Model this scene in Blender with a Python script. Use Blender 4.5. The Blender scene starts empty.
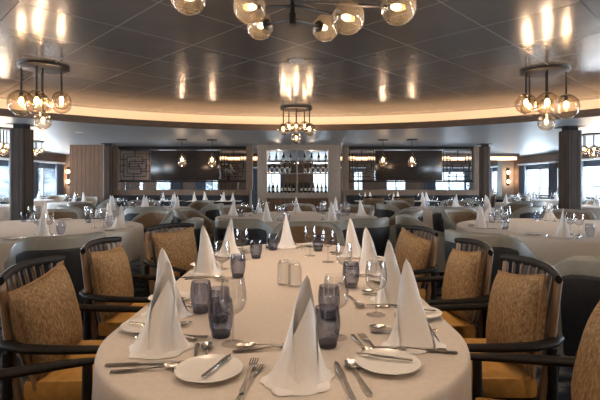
import bpy, bmesh, math, random
from mathutils import Vector, Matrix, Euler
random.seed(7)
PI = math.pi
R = math.radians
scn = bpy.context.scene
C = scn.collection
KIDS = {}
CAM = Vector((0, 0, 1.25)); F = 450.0; HOR = 182.0

def at(px, py, z=0.755):
    """ground a photo measurement on a horizontal surface of height z"""
    d = F * (CAM.z - z) / (py - HOR)
    return ((px - 300) * d / F, d)

# ------------------------------------------------------------------ materials
def new_mat(name):
    m = bpy.data.materials.new(name); m.use_nodes = True
    nt = m.node_tree; b = nt.nodes['Principled BSDF']
    return m, nt, b

def srgb(r, g, b):
    f = lambda c: (c / 255 / 12.92) if c / 255 <= .04045 else ((c / 255 + .055) / 1.055) ** 2.4
    return (f(r), f(g), f(b), 1)

def plain(name, col, rough=.6, metal=0, coat=0, spec=.5):
    m, nt, b = new_mat(name)
    b.inputs['Base Color'].default_value = col if len(col) == 4 else (*col, 1)
    b.inputs['Roughness'].default_value = rough
    b.inputs['Metallic'].default_value = metal
    b.inputs['Coat Weight'].default_value = coat
    b.inputs['Specular IOR Level'].default_value = spec
    return m

def ramp(nt, stops):
    r = nt.nodes.new('ShaderNodeValToRGB')
    e = r.color_ramp.elements
    while len(e) < len(stops): e.new(.5)
    for k, (p, c) in enumerate(stops):
        e[k].position = p; e[k].color = c
    return r

def noisy(name, stops, scale=8, detail=4, rough=.7, metal=0, stretch=(1, 1, 1), bump=0, bscale=None, kind='noise', spec=.5, coat=0, dist=0.0):
    m, nt, b = new_mat(name)
    tc = nt.nodes.new('ShaderNodeTexCoord'); mp = nt.nodes.new('ShaderNodeMapping')
    mp.inputs['Scale'].default_value = stretch
    nt.links.new(tc.outputs['Object'], mp.inputs['Vector'])
    n = nt.nodes.new('ShaderNodeTexNoise')
    n.inputs['Scale'].default_value = scale; n.inputs['Detail'].default_value = detail; n.inputs['Distortion'].default_value = dist
    nt.links.new(mp.outputs[0], n.inputs['Vector'])
    r = ramp(nt, stops)
    nt.links.new(n.outputs['Fac'], r.inputs['Fac'])
    nt.links.new(r.outputs['Color'], b.inputs['Base Color'])
    b.inputs['Roughness'].default_value = rough; b.inputs['Metallic'].default_value = metal
    b.inputs['Specular IOR Level'].default_value = spec; b.inputs['Coat Weight'].default_value = coat
    if bump:
        n2 = nt.nodes.new('ShaderNodeTexNoise'); n2.inputs['Scale'].default_value = bscale or scale
        n2.inputs['Detail'].default_value = 3
        nt.links.new(mp.outputs[0], n2.inputs['Vector'])
        bp = nt.nodes.new('ShaderNodeBump'); bp.inputs['Strength'].default_value = bump; bp.inputs['Distance'].default_value = .01
        nt.links.new(n2.outputs['Fac'], bp.inputs['Height']); nt.links.new(bp.outputs[0], b.inputs['Normal'])
    return m

def glassy(name, tint, edge, gloss=.06, rough=.02, haze=0, hcol=(.8, .65, .45)):
    """thin glass: tinted see-through body, darker towards grazing edges, sharp reflections"""
    m = bpy.data.materials.new(name); m.use_nodes = True
    nt = m.node_tree; nt.nodes.clear()
    out = nt.nodes.new('ShaderNodeOutputMaterial')
    lw = nt.nodes.new('ShaderNodeLayerWeight'); lw.inputs['Blend'].default_value = .35
    mixc = nt.nodes.new('ShaderNodeMix'); mixc.data_type = 'RGBA'
    mixc.inputs[6].default_value = (*tint, 1); mixc.inputs[7].default_value = (*edge, 1)
    nt.links.new(lw.outputs['Facing'], mixc.inputs[0])
    tr = nt.nodes.new('ShaderNodeBsdfTransparent'); nt.links.new(mixc.outputs[2], tr.inputs['Color'])
    gl = nt.nodes.new('ShaderNodeBsdfGlossy'); gl.inputs['Roughness'].default_value = rough
    pw = nt.nodes.new('ShaderNodeMath'); pw.operation = 'POWER'; pw.inputs[1].default_value = 4
    l2 = nt.nodes.new('ShaderNodeLayerWeight'); l2.inputs['Blend'].default_value = .5
    nt.links.new(l2.outputs['Facing'], pw.inputs[0])
    mul = nt.nodes.new('ShaderNodeMath'); mul.operation = 'MULTIPLY_ADD'; mul.inputs[1].default_value = .6; mul.inputs[2].default_value = gloss
    mul.use_clamp = True
    nt.links.new(pw.outputs[0], mul.inputs[0])
    mx = nt.nodes.new('ShaderNodeMixShader')
    nt.links.new(mul.outputs[0], mx.inputs[0]); nt.links.new(tr.outputs[0], mx.inputs[1]); nt.links.new(gl.outputs[0], mx.inputs[2])
    last = mx
    if haze:
        tl = nt.nodes.new('ShaderNodeBsdfTranslucent'); tl.inputs['Color'].default_value = (*hcol, 1)
        df = nt.nodes.new('ShaderNodeBsdfDiffuse'); df.inputs['Color'].default_value = (*hcol, 1)
        h1 = nt.nodes.new('ShaderNodeMixShader'); h1.inputs[0].default_value = .5
        nt.links.new(tl.outputs[0], h1.inputs[1]); nt.links.new(df.outputs[0], h1.inputs[2])
        last = nt.nodes.new('ShaderNodeMixShader'); last.inputs[0].default_value = haze
        nt.links.new(mx.outputs[0], last.inputs[1]); nt.links.new(h1.outputs[0], last.inputs[2])
    nt.links.new(last.outputs[0], out.inputs[0])
    return m

def emit(name, col, s):
    m, nt, b = new_mat(name)
    b.inputs['Base Color'].default_value = (*col, 1)
    b.inputs['Emission Color'].default_value = (*col, 1); b.inputs['Emission Strength'].default_value = s
    return m

def wood(name, c1, c2, scale=6, stretch=(6, 6, .5), rough=.45, planks=0, groove=.25):
    m = noisy(name, [(.3, c1), (.7, c2)], scale=scale, detail=6, rough=rough, stretch=stretch, dist=.6)
    if planks:
        nt = m.node_tree; b = nt.nodes['Principled BSDF']
        tc = nt.nodes.new('ShaderNodeTexCoord'); sep = nt.nodes.new('ShaderNodeSeparateXYZ')
        nt.links.new(tc.outputs['Object'], sep.inputs[0])
        add = nt.nodes.new('ShaderNodeMath'); add.operation = 'ADD'
        nt.links.new(sep.outputs['X'], add.inputs[0]); nt.links.new(sep.outputs['Y'], add.inputs[1])
        mo = nt.nodes.new('ShaderNodeMath'); mo.operation = 'PINGPONG'; mo.inputs[1].default_value = planks / 2
        nt.links.new(add.outputs[0], mo.inputs[0])
        gt = nt.nodes.new('ShaderNodeMath'); gt.operation = 'GREATER_THAN'; gt.inputs[1].default_value = planks * .06
        nt.links.new(mo.outputs[0], gt.inputs[0])
        src = b.inputs['Base Color'].links[0].from_socket
        mix = nt.nodes.new('ShaderNodeMix'); mix.data_type = 'RGBA'
        mix.inputs[6].default_value = tuple(c * groove for c in c1[:3]) + (1,)
        nt.links.new(gt.outputs[0], mix.inputs[0]); nt.links.new(src, mix.inputs[7])
        nt.links.new(mix.outputs[2], b.inputs['Base Color'])
    return m

M = {}
M['cloth'] = noisy('linen cloth', [(.3, (.58, .525, .475, 1)), (.7, (.63, .575, .52, 1))], scale=60, rough=.85, bump=.15, bscale=250, spec=.2)
M['daylit_cloth'] = noisy('daylit table linen', [(.3, (.72, .71, .70, 1)), (.7, (.77, .76, .75, 1))], scale=60, rough=.85, bump=.15, bscale=250, spec=.2)  # lighter copy of the linen, its tone standing in for window daylight
M['napkin'] = noisy('white napkin linen', [(.3, (.84, .83, .82, 1)), (.7, (.88, .87, .86, 1))], scale=40, rough=.85, bump=.1, bscale=200, spec=.2)
M['charcoal'] = noisy('charcoal stained wood', [(.3, (.010, .0088, .008, 1)), (.7, (.020, .017, .015, 1))], scale=10, stretch=(1, 6, 6), rough=.5, spec=.22)
M['tanwood'] = noisy('tan ash wood', [(.3, (.20, .125, .075, 1)), (.7, (.30, .20, .125, 1))], scale=9, stretch=(6, 6, .7), rough=.5)
M['brownwood'] = noisy('brown spindle wood', [(.3, (.10, .07, .05, 1)), (.7, (.17, .12, .085, 1))], scale=9, stretch=(6, 6, .7), rough=.5)
M['cushion'] = noisy('tan woven cushion', [(.3, (.17, .108, .055, 1)), (.5, (.28, .185, .10, 1)), (.7, (.40, .285, .17, 1))], scale=110, detail=5, rough=.95, stretch=(1, 1, .55), bump=.5, bscale=170, spec=.1)
M['piping'] = plain('cushion piping', (.25, .15, .075), .9)
M['gold'] = noisy('mustard seat fabric', [(.3, (.40, .215, .055, 1)), (.7, (.50, .285, .085, 1))], scale=30, rough=.8, bump=.15, bscale=120, spec=.2)
M['grey'] = noisy('grey leather', [(.3, (.25, .265, .255, 1)), (.7, (.30, .315, .30, 1))], scale=12, rough=.42, bump=.05, bscale=90)
M['navy'] = noisy('navy upholstery', [(.3, (.010, .014, .022, 1)), (.7, (.018, .024, .036, 1))], scale=30, rough=.6)
M['inner'] = noisy('taupe chair lining', [(.3, (.17, .125, .085, 1)), (.7, (.24, .18, .125, 1))], scale=40, rough=.9)
M['steel'] = plain('polished steel', (.66, .64, .61), .25, 1)
M['porcelain'] = plain('white porcelain', (.80, .79, .77), .15)
M['black'] = plain('black bronze metal', (.014, .011, .010), .45, .3)
M['bronze'] = plain('bronze metal', (.028, .021, .017), .42, .5)
M['clear'] = glassy('clear wine glass', (.96, .96, .96), (.60, .60, .62), .13)
M['smoke'] = glassy('smoked blue glass', (.77, .79, .85), (.36, .38, .45), .08)
M['smokebase'] = glassy('thick smoked glass base', (.48, .50, .58), (.2, .21, .27), .08)
M['globe'] = glassy('amber smoked globe glass', (.90, .85, .77), (.45, .38, .30), .06, haze=.012)
M['frost'] = glassy('frosted shaker glass', (.9, .9, .9), (.62, .62, .62), .12, .25)
M['pane'] = glassy('window glass', (.95, .97, .98), (.9, .93, .95), .04)
M['bulb'] = emit('warm bulb', (1, .62, .28), 28)
M['led'] = emit('warm cove strip', (1, .61, .33), 25)
M['sconce'] = emit('warm sconce disc', (1, .6, .25), 9)
M['spot'] = emit('fill light lens', (1, .85, .65), 12)  # glowing lens of the added fill lights
M['cream'] = plain('cream cove plaster', (.80, .74, .64), .7)
M['fascia'] = wood('brown fascia veneer', (.10, .065, .045, 1), (.16, .105, .075, 1), stretch=(1, 1, 6))
M['walnut'] = wood('walnut wall veneer', (.12, .066, .038, 1), (.20, .115, .068, 1), planks=.12, rough=.7, groove=.6)
M['column'] = wood('ribbed column veneer', (.045, .028, .020, 1), (.085, .053, .038, 1), planks=.11, rough=.75)
M['lowwall'] = wood('screen base veneer', (.20, .135, .095, 1), (.28, .20, .145, 1), rough=.65)
M['greige'] = wood('pale greige veneer', (.30, .25, .205, 1), (.38, .32, .27, 1), rough=.6)
M['outerceil'] = noisy('grey painted ceiling', [(.3, (.36, .37, .385, 1)), (.7, (.39, .40, .415, 1))], scale=2, rough=.46)
M['frame'] = plain('window frame grey', (.10, .11, .12), .5)
M['white'] = plain('white painted pelmet', (.75, .74, .72), .5)
M['blind'] = plain('slate roller blind', (.09, .11, .14), .8)
M['curtain'] = noisy('slate curtain', [(.3, (.12, .14, .17, 1)), (.7, (.20, .22, .26, 1))], scale=14, stretch=(8, 8, .3), rough=.85)
M['sheer'] = noisy('pale curtain lining', [(.3, (.45, .49, .53, 1)), (.7, (.60, .63, .66, 1))], scale=14, stretch=(8, 8, .3), rough=.85)
M['panel'] = noisy('dark gloss veneer', [(.3, (.030, .021, .017, 1)), (.7, (.05, .035, .028, 1))], scale=5, stretch=(1, 1, 8), rough=.16)
M['bottle'] = glassy('dark green bottle glass', (.05, .06, .04), (.01, .012, .01), .1)
M['amber'] = glassy('amber spirit glass', (.55, .30, .10), (.25, .12, .04), .1)
M['label'] = plain('paper bottle label', (.65, .60, .5), .8)
M['flower'] = plain('white petals', (.85, .84, .80), .7)
M['leafm'] = plain('stem green', (.06, .10, .04), .7)
M['shade'] = plain('black lamp shade', (.015, .015, .017), .7)
M['sea'] = noisy('cold sea water', [(.3, (.25, .33, .38, 1)), (.7, (.36, .43, .47, 1))], scale=.05, rough=.25)
M['mount'] = noisy('snowy slope', [(.38, (.16, .18, .20, 1)), (.5, (.45, .48, .50, 1)), (.6, (.85, .87, .9, 1))], scale=.045, detail=8, rough=.9, stretch=(1, 1, 2.2), dist=1.5)

# carpet: navy with pale swirls
def carpet():
    m, nt, b = new_mat('navy patterned carpet')
    tc = nt.nodes.new('ShaderNodeTexCoord')
    n = nt.nodes.new('ShaderNodeTexNoise'); n.inputs['Scale'].default_value = 1.7; n.inputs['Detail'].default_value = 5
    n.inputs['Distortion'].default_value = 2.2
    nt.links.new(tc.outputs['Object'], n.inputs['Vector'])
    r = ramp(nt, [(.42, (.016, .021, .034, 1)), (.5, (.05, .055, .07, 1)), (.56, (.17, .155, .15, 1)), (.66, (.11, .105, .11, 1))])
    nt.links.new(n.outputs['Fac'], r.inputs['Fac']); nt.links.new(r.outputs[0], b.inputs['Base Color'])
    b.inputs['Roughness'].default_value = .95; b.inputs['Specular IOR Level'].default_value = .1
    n2 = nt.nodes.new('ShaderNodeTexNoise'); n2.inputs['Scale'].default_value = 180
    nt.links.new(tc.outputs['Object'], n2.inputs['Vector'])
    bp = nt.nodes.new('ShaderNodeBump'); bp.inputs['Strength'].default_value = .4; bp.inputs['Distance'].default_value = .01
    nt.links.new(n2.outputs['Fac'], bp.inputs['Height']); nt.links.new(bp.outputs[0], b.inputs['Normal'])
    return m
M['carpet'] = carpet()

def metal_ceiling():
    m, nt, b = new_mat('brushed metal ceiling tiles')
    tc = nt.nodes.new('ShaderNodeTexCoord'); sep = nt.nodes.new('ShaderNodeSeparateXYZ')
    nt.links.new(tc.outputs['Object'], sep.inputs[0])
    def line(op, period, off, w):
        a = nt.nodes.new('ShaderNodeMath'); a.operation = op
        nt.links.new(sep.outputs['Y'], a.inputs[0]); nt.links.new(sep.outputs['X'], a.inputs[1])
        s = nt.nodes.new('ShaderNodeMath'); s.operation = 'SUBTRACT'; s.inputs[1].default_value = off
        nt.links.new(a.outputs[0], s.inputs[0])
        p = nt.nodes.new('ShaderNodeMath'); p.operation = 'PINGPONG'; p.inputs[1].default_value = period / 2
        nt.links.new(s.outputs[0], p.inputs[0])
        l = nt.nodes.new('ShaderNodeMath'); l.operation = 'LESS_THAN'; l.inputs[1].default_value = w
        nt.links.new(p.outputs[0], l.inputs[0])
        return l
    a = line('ADD', 1.06, .2, .007); c = line('SUBTRACT', 1.06, .2, .007)
    mx = nt.nodes.new('ShaderNodeMath'); mx.operation = 'MAXIMUM'
    nt.links.new(a.outputs[0], mx.inputs[0]); nt.links.new(c.outputs[0], mx.inputs[1])
    n = nt.nodes.new('ShaderNodeTexNoise'); n.inputs['Scale'].default_value = 3; n.inputs['Detail'].default_value = 4
    nt.links.new(tc.outputs['Object'], n.inputs['Vector'])
    r = ramp(nt, [(.3, (.195, .176, .162, 1)), (.7, (.23, .208, .192, 1))])
    nt.links.new(n.outputs['Fac'], r.inputs['Fac'])
    # seam reflections put into the colour: joints toward the front dark, the others pale
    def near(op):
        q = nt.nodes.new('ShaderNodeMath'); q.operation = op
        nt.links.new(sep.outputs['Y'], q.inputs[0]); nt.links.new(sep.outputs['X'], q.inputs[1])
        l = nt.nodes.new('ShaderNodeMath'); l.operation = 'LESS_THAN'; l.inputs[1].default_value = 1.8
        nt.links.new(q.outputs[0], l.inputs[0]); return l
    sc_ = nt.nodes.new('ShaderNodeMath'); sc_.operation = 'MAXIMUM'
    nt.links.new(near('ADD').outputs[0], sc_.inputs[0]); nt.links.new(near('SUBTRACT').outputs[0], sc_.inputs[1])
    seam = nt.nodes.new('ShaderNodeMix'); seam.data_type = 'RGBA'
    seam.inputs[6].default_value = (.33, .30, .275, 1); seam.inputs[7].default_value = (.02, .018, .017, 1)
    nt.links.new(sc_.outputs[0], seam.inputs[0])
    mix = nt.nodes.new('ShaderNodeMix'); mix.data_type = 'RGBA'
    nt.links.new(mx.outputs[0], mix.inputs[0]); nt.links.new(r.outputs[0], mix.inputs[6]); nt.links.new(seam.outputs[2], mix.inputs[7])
    nt.links.new(mix.outputs[2], b.inputs['Base Color'])
    inv = nt.nodes.new('ShaderNodeMath'); inv.operation = 'MULTIPLY_ADD'; inv.inputs[1].default_value = -.42; inv.inputs[2].default_value = .42
    nt.links.new(mx.outputs[0], inv.inputs[0]); nt.links.new(inv.outputs[0], b.inputs['Metallic'])
    b.inputs['Roughness'].default_value = .21; b.inputs['Specular IOR Level'].default_value = .3
    return m
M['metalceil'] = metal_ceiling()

# ------------------------------------------------------------------ mesh helpers
class MB:
    def __init__(self): self.v = []; self.f = []
    def add(self, vs, fs, mt=None):
        o = len(self.v)
        self.v += [tuple(mt @ Vector(p)) if mt else tuple(p) for p in vs]
        self.f += [tuple(i + o for i in q) for q in fs]
        return self
    def box(self, x0, x1, y0, y1, z0, z1, bev=0, mt=None):
        if bev <= 0:
            vs = [(x, y, z) for z in (z0, z1) for y in (y0, y1) for x in (x0, x1)]
            return self.add(vs, [(0, 2, 3, 1), (4, 5, 7, 6), (0, 1, 5, 4), (2, 6, 7, 3), (0, 4, 6, 2), (1, 3, 7, 5)], mt)
        bm = bmesh.new()
        bmesh.ops.create_cube(bm, size=1)
        for v in bm.verts:
            v.co = Vector(((x0 + x1) / 2 + v.co.x * (x1 - x0), (y0 + y1) / 2 + v.co.y * (y1 - y0), (z0 + z1) / 2 + v.co.z * (z1 - z0)))
        bmesh.ops.bevel(bm, geom=bm.edges[:], offset=bev, segments=2, affect='EDGES', profile=.6)
        bm.verts.index_update()
        self.add([v.co[:] for v in bm.verts], [[v.index for v in f.verts] for f in bm.faces], mt)
        bm.free(); return self
    def tube(self, pts, rad, n=10, sy=1.0, cap=True, up=None):
        """swept elliptical tube: rad (number or list) is half-width, sy squashes along the 'up' side"""
        P = [Vector(p) for p in pts]; k = len(P)
        rr = rad if isinstance(rad, (list, tuple)) else [rad] * k
        U = Vector(up) if up else None
        rings = []; prev = None
        for i in range(k):
            t = (P[min(i + 1, k - 1)] - P[max(i - 1, 0)]).normalized()
            ref = U if U else (prev if prev else (Vector((0, 0, 1)) if abs(t.z) < .9 else Vector((0, 1, 0))))
            b = (ref - t * ref.dot(t)).normalized(); a = t.cross(b); prev = b
            rings.append([P[i] + a * math.cos(q) * rr[i] + b * math.sin(q) * rr[i] * sy for q in (2 * PI * j / n for j in range(n))])
        vs = [tuple(p) for r_ in rings for p in r_]
        fs = [(i * n + j, i * n + (j + 1) % n, (i + 1) * n + (j + 1) % n, (i + 1) * n + j) for i in range(k - 1) for j in range(n)]
        if cap: fs += [tuple(range(n - 1, -1, -1)), tuple((k - 1) * n + j for j in range(n))]
        return self.add(vs, fs)
    def lathe(self, prof, n=24, loc=(0, 0, 0), mt=None):
        vs = []; fs = []; idx = []
        for r, z in prof:
            if r < 1e-6: idx.append([len(vs)]); vs.append((loc[0], loc[1], loc[2] + z))
            else:
                idx.append(list(range(len(vs), len(vs) + n)))
                vs += [(loc[0] + r * math.cos(2 * PI * j / n), loc[1] + r * math.sin(2 * PI * j / n), loc[2] + z) for j in range(n)]
        for a, b in zip(idx, idx[1:]):
            for j in range(n):
                j2 = (j + 1) % n
                if len(a) == 1 and len(b) == 1: continue
                if len(a) == 1: fs.append((a[0], b[j], b[j2]))
                elif len(b) == 1: fs.append((a[j], a[j2], b[0]))
                else: fs.append((a[j], a[j2], b[j2], b[j]))
        return self.add(vs, fs, mt)
    def prism(self, outline, z0, z1, mt=None):
        n = len(outline)
        vs = [(x, y, z0) for x, y in outline] + [(x, y, z1) for x, y in outline]
        return self.add(vs, [tuple(range(n - 1, -1, -1)), tuple(range(n, 2 * n))] + [(i, (i + 1) % n, n + (i + 1) % n, n + i) for i in range(n)], mt)
    def pillow(self, w, h, t, mt=None, nu=18, p=4.0):
        """soft pillow in the XZ plane, thickness along Y"""
        vs = []; fs = []
        for s in (1, -1):
            for i in range(nu + 1):
                for j in range(nu + 1):
                    u = -1 + 2 * i / nu; v = -1 + 2 * j / nu
                    k = max(0, (1 - abs(u) ** 2.6)) ** .5 * max(0, (1 - abs(v) ** 2.6)) ** .5
                    pin = 1 - .07 * (1 - abs(v) ** 2) * (abs(u) ** 4)
                    pin2 = 1 - .07 * (1 - abs(u) ** 2) * (abs(v) ** 4)
                    vs.append((u * w / 2 * pin, s * t / 2 * k, v * h / 2 * pin2))
            o = 0 if s == 1 else (nu + 1) ** 2
            for i in range(nu):
                for j in range(nu):
                    q = (o + i * (nu + 1) + j, o + i * (nu + 1) + j + 1, o + (i + 1) * (nu + 1) + j + 1, o + (i + 1) * (nu + 1) + j)
                    fs.append(q if s == 1 else q[::-1])
        return self.add(vs, fs, mt)
    def mesh(self, name, m, smooth=True, ang=40, weld=True):
        me = bpy.data.meshes.new(name)
        me.from_pydata(self.v, [], self.f); 
        bm = bmesh.new(); bm.from_mesh(me)
        if weld: bmesh.ops.remove_doubles(bm, verts=bm.verts, dist=1e-5)
        bmesh.ops.recalc_face_normals(bm, faces=bm.faces)
        bm.to_mesh(me); bm.free()
        if smooth:
            me.polygons.foreach_set('use_smooth', [True] * len(me.polygons))
            me.set_sharp_from_angle(angle=R(ang))
        me.materials.append(m); me.update()
        return me
    def build(self, name, m, parent=None, smooth=True, ang=40):
        return link(name, self.mesh(name, m, smooth, ang), parent)

def link(name, data, parent=None):
    o = bpy.data.objects.new(name, data); C.objects.link(o)
    if parent:
        o.parent = parent; KIDS.setdefault(parent.name, []).append(o)
    return o

def tag(o, label=None, cat=None, group=None, kind=None):
    if label: o['label'] = label
    if cat: o['category'] = cat
    if group: o['group'] = group
    if kind: o['kind'] = kind
    return o

def thing(name, label=None, cat=None, loc=(0, 0, 0), rz=0, group=None):
    o = link(name, None); o.location = loc; o.rotation_euler = (0, 0, rz); o.empty_display_size = .1
    return tag(o, label, cat, group)

def struct(o):
    o['kind'] = 'structure'; return o

def copy_tree(o, parent=None):
    c = o.copy(); C.objects.link(c)
    if parent:
        c.parent = parent; KIDS.setdefault(parent.name, []).append(c)
    for ch in list(KIDS.get(o.name, [])): copy_tree(ch, c)
    return c

class Kind:
    """a prototype that is used itself the first time and copied with its parts afterwards"""
    def __init__(self, make): self.make = make; self.proto = None
    def put(self, loc, rz=0, label=None, cat=None, group=None, scale=None):
        if self.proto is None: self.proto = o = self.make()
        else: o = copy_tree(self.proto)
        o.location = loc; o.rotation_euler = (0, 0, rz)
        o.scale = (scale, scale, scale) if scale else (1, 1, 1)
        for k in ('label', 'category', 'group'):
            if k in o: del o[k]
        return tag(o, label, cat, group)

ORD = ['first', 'second', 'third', 'fourth', 'fifth', 'sixth', 'seventh', 'eighth', 'ninth', 'tenth', 'eleventh', 'twelfth', 'thirteenth', 'fourteenth', 'fifteenth', 'sixteenth']
ORDERED = {}
def ordered(o, base, cat, group, axis='left'):
    """label finished at the end: place in its row, counted from the left or from the near end"""
    tag(o, base, cat, group); ORDERED.setdefault((base, axis), []).append(o); return o
def finish_labels():
    for (base, axis), os_ in ORDERED.items():
        if len(os_) == 1: continue
        key = (lambda o: o.location.x / o.location.y) if axis == 'left' else (lambda o: o.location.y)
        for k, o in enumerate(sorted(os_, key=key)):
            o['label'] = base + ', ' + ORD[k] + (' from the left' if axis == 'left' else ' from the near end')

# ------------------------------------------------------------------ camera
cam_d = bpy.data.cameras.new('camera'); cam = bpy.data.objects.new('camera', cam_d); C.objects.link(cam)
cam.location = CAM; cam.rotation_euler = (R(90), 0, 0)
cam_d.sensor_width = 36; cam_d.lens = F / 600 * 36; cam_d.shift_y = -(200 - HOR) / 600
cam_d.clip_start = .05; cam_d.clip_end = 3000
scn.camera = cam

# ------------------------------------------------------------------ the room
ZL, ZU = 2.29, 2.60          # outer and raised ceiling
RC = (0, 2.55); RR = 6.45     # centre and radius of the raised round ceiling
XW = 9.0; YB = 22.0; YF = -4.5
o = MB().box(-XW - .3, XW + .3, YF - .3, YB + .3, -.1, 0).build('floor', M['carpet'], smooth=False); struct(o)

def ring(r0, r1, z0, z1, n=160, c=RC):
    mb = MB()
    prof = [(r0, z0), (r1, z0), (r1, z1), (r0, z1), (r0, z0)]
    mb.lathe(prof, n, (c[0], c[1], 0)); return mb
# outer ceiling with a round hole
mb = MB(); n = 160
corner = []
for j in range(n):
    a = 2 * PI * j / n; dx, dy = math.cos(a), math.sin(a)
    ts = []
    if abs(dx) > 1e-9: ts.append(((XW + .2) - RC[0]) / abs(dx))
    if dy > 1e-9: ts.append((YB + .2 - RC[1]) / dy)
    if dy < -1e-9: ts.append((YF - .2 - RC[1]) / dy)
    t = max(min(ts), RR + .02)
    corner.append((RC[0] + dx * t, RC[1] + dy * t))
cs = [(XW + .2, YB + .2), (-XW - .2, YB + .2), (-XW - .2, YF - .2), (XW + .2, YF - .2)]
for c in cs:   # pull the closest ray onto each corner
    k = min(range(n), key=lambda j: (Vector(corner[j]) - Vector(c)).length); corner[k] = c
RI = RR + .30
inner = [(RC[0] + RI * math.cos(2 * PI * j / n), RC[1] + RI * math.sin(2 * PI * j / n)) for j in range(n)]
for z in (ZL, ZL + .04):
    mb.add([(x, y, z) for x, y in inner] + [(x, y, z) for x, y in corner], [(j, (j + 1) % n, n + (j + 1) % n, n + j) for j in range(n)])
struct(mb.build('ceiling_outer', M['outerceil'], smooth=False))
struct(ring(RR - .03, RR, ZL - .015, ZL + .105).build('trim_cove', M['fascia']))
struct(ring(RR - .001, RR + .34, ZL - .002, ZL + .02).build('trim_cove_shelf', M['outerceil']))
struct(ring(RR + .34, RR + .38, ZL + .02, ZU + .02).build('wall_cove', M['cream']))
tag(ring(RR + .008, RR + .05, ZL + .021, ZL + .030).build('cove_light', M['led']), 'warm light strip hidden in the round ceiling cove', 'light')
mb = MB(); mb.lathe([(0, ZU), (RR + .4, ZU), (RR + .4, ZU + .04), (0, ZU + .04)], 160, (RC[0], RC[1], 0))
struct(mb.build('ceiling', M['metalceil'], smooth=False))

# walls with window openings
ZS, ZH = .72, 1.93
WINS = {'left': [(0.2, 3.2), (4.0, 7.0), (7.8, 10.4), (11.0, 14.2), (14.9, 16.85), (18.2, 21.0)],
        'right': [(0.2, 3.2), (4.0, 7.0), (7.8, 10.8), (11.6, 14.6), (15.7, 18.2), (19.9, 21.3)]}
BACK = [(-8.2, -5.9), (-5.0, -3.6), (-2.2, -.55), (.6, 1.9), (2.6, 3.1), (4.2, 5.2), (6.2, 8.4)]
wn = 0
def window(axis, a0, a1, fixed, inward, curtains=True):
    """a real opening: frame, pane, blind; curtains hang separately on the room side"""
    global wn
    wn += 1
    t = link('window_%d' % wn, None); struct(t)
    def bx(mb, u0, u1, w0, w1, z0, z1):
        lo, hi = sorted((fixed + inward * w0, fixed + inward * w1))
        return mb.box(lo, hi, u0, u1, z0, z1) if axis == 'y' else mb.box(u0, u1, lo, hi, z0, z1)
    mb = MB()
    bx(mb, a0, a0 + .06, -.12, -.04, ZS, ZH); bx(mb, a1 - .06, a1, -.12, -.04, ZS, ZH)
    bx(mb, a0, a1, -.12, -.04, ZS, ZS + .06); bx(mb, a0, a1, -.12, -.04, ZH - .06, ZH)
    mid = (a0 + a1) / 2; bx(mb, mid - .03, mid + .03, -.12, -.04, ZS, ZH)
    mb.build('window_frame', M['frame'], t, smooth=False)
    mb = MB(); bx(mb, a0 + .05, a1 - .05, -.085, -.08, ZS + .05, ZH - .05); mb.build('pane', M['pane'], t, smooth=False)
    mb = MB(); bx(mb, a0 + .02, a1 - .02, -.035, -.025, ZH - .20, ZH - .005); mb.build('roller_blind', M['blind'], t, smooth=False)
    mb = MB(); bx(mb, a0 - .12, a1 + .12, .0, .16, ZH - .01, ZH + .05); mb.build('pelmet', M['white'], t, smooth=False)
    mb = MB(); bx(mb, a0 - .02, a1 + .02, -.04, .06, ZS - .03, ZS); mb.build('window_sill', M['white'], t, smooth=False)
    if curtains and a1 - a0 > 1.3:
        for k, (u0, u1) in enumerate(((a0 - .1, a0 + .42), (a1 - .42, a1 + .1))):
            mb = MB(); npt = 40; vs = []
            for i in range(npt + 1):
                u = u0 + (u1 - u0) * i / npt; w = .075 + .035 * math.sin(i * 1.35)
                for dw in (0, .012):
                    p = (fixed + inward * (w + dw), u) if axis == 'y' else (u, fixed + inward * (w + dw))
                    vs += [(p[0], p[1], .04), (p[0], p[1], ZH - .015)]
            fs = []
            for i in range(npt):
                b = i * 4; fs += [(b, b + 4, b + 5, b + 1), (b + 2, b + 3, b + 7, b + 6)]
            mb.add(vs, fs)
            c = mb.build('curtain', M['curtain'])
            side = 'left wall' if (axis == 'y' and fixed < 0) else ('right wall' if axis == 'y' else 'far wall')
            CURT.setdefault(side, []).append(((u0 + u1) / 2, c))
CURT = {}
def wall_run(name, axis, lo, hi, fixed, inward, wins, mat):
    def bx(mb, u0, u1, z0, z1):
        a, b = sorted((fixed, fixed - inward * .18))
        return mb.box(a, b, u0, u1, z0, z1) if axis == 'y' else mb.box(u0, u1, a, b, z0, z1)
    mb = MB(); cur = lo
    for a0, a1 in wins:
        bx(mb, cur, a0, 0, ZL + .04); bx(mb, a0, a1, 0, ZS); bx(mb, a0, a1, ZH, ZL + .04); cur = a1
    bx(mb, cur, hi, 0, ZL + .04)
    struct(mb.build(name, mat, smooth=False))
    for a0, a1 in wins: window(axis, a0, a1, fixed, inward)
wall_run('wall_left', 'y', YF, YB, -XW, 1, WINS['left'], M['walnut'])
wall_run('wall_right', 'y', YF, YB, XW, -1, WINS['right'], M['walnut'])
wall_run('wall_back', 'x', -XW, XW, YB, -1, BACK, M['walnut'])
struct(MB().box(-XW, XW, YF - .18, YF, 0, ZL + .04).build('wall_front', M['walnut'], smooth=False))
for side, lst in CURT.items():
    lst.sort(key=lambda q: q[0])
    for k, (u, c) in enumerate(lst):
        where = 'from the near end' if side != 'far wall' else 'from the left'
        tag(c, 'slate grey pleated curtain on the %s, %s %s' % (side, ORD[k] if k < 16 else 'last', where), 'curtain', 'curtains on the ' + side)

# wood service block standing between dining room and left windows
struct(MB().box(-6.45, -5.45, 12.6, 17.0, 0, ZL).build('wall_service_block', M['walnut'], smooth=False))

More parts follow.
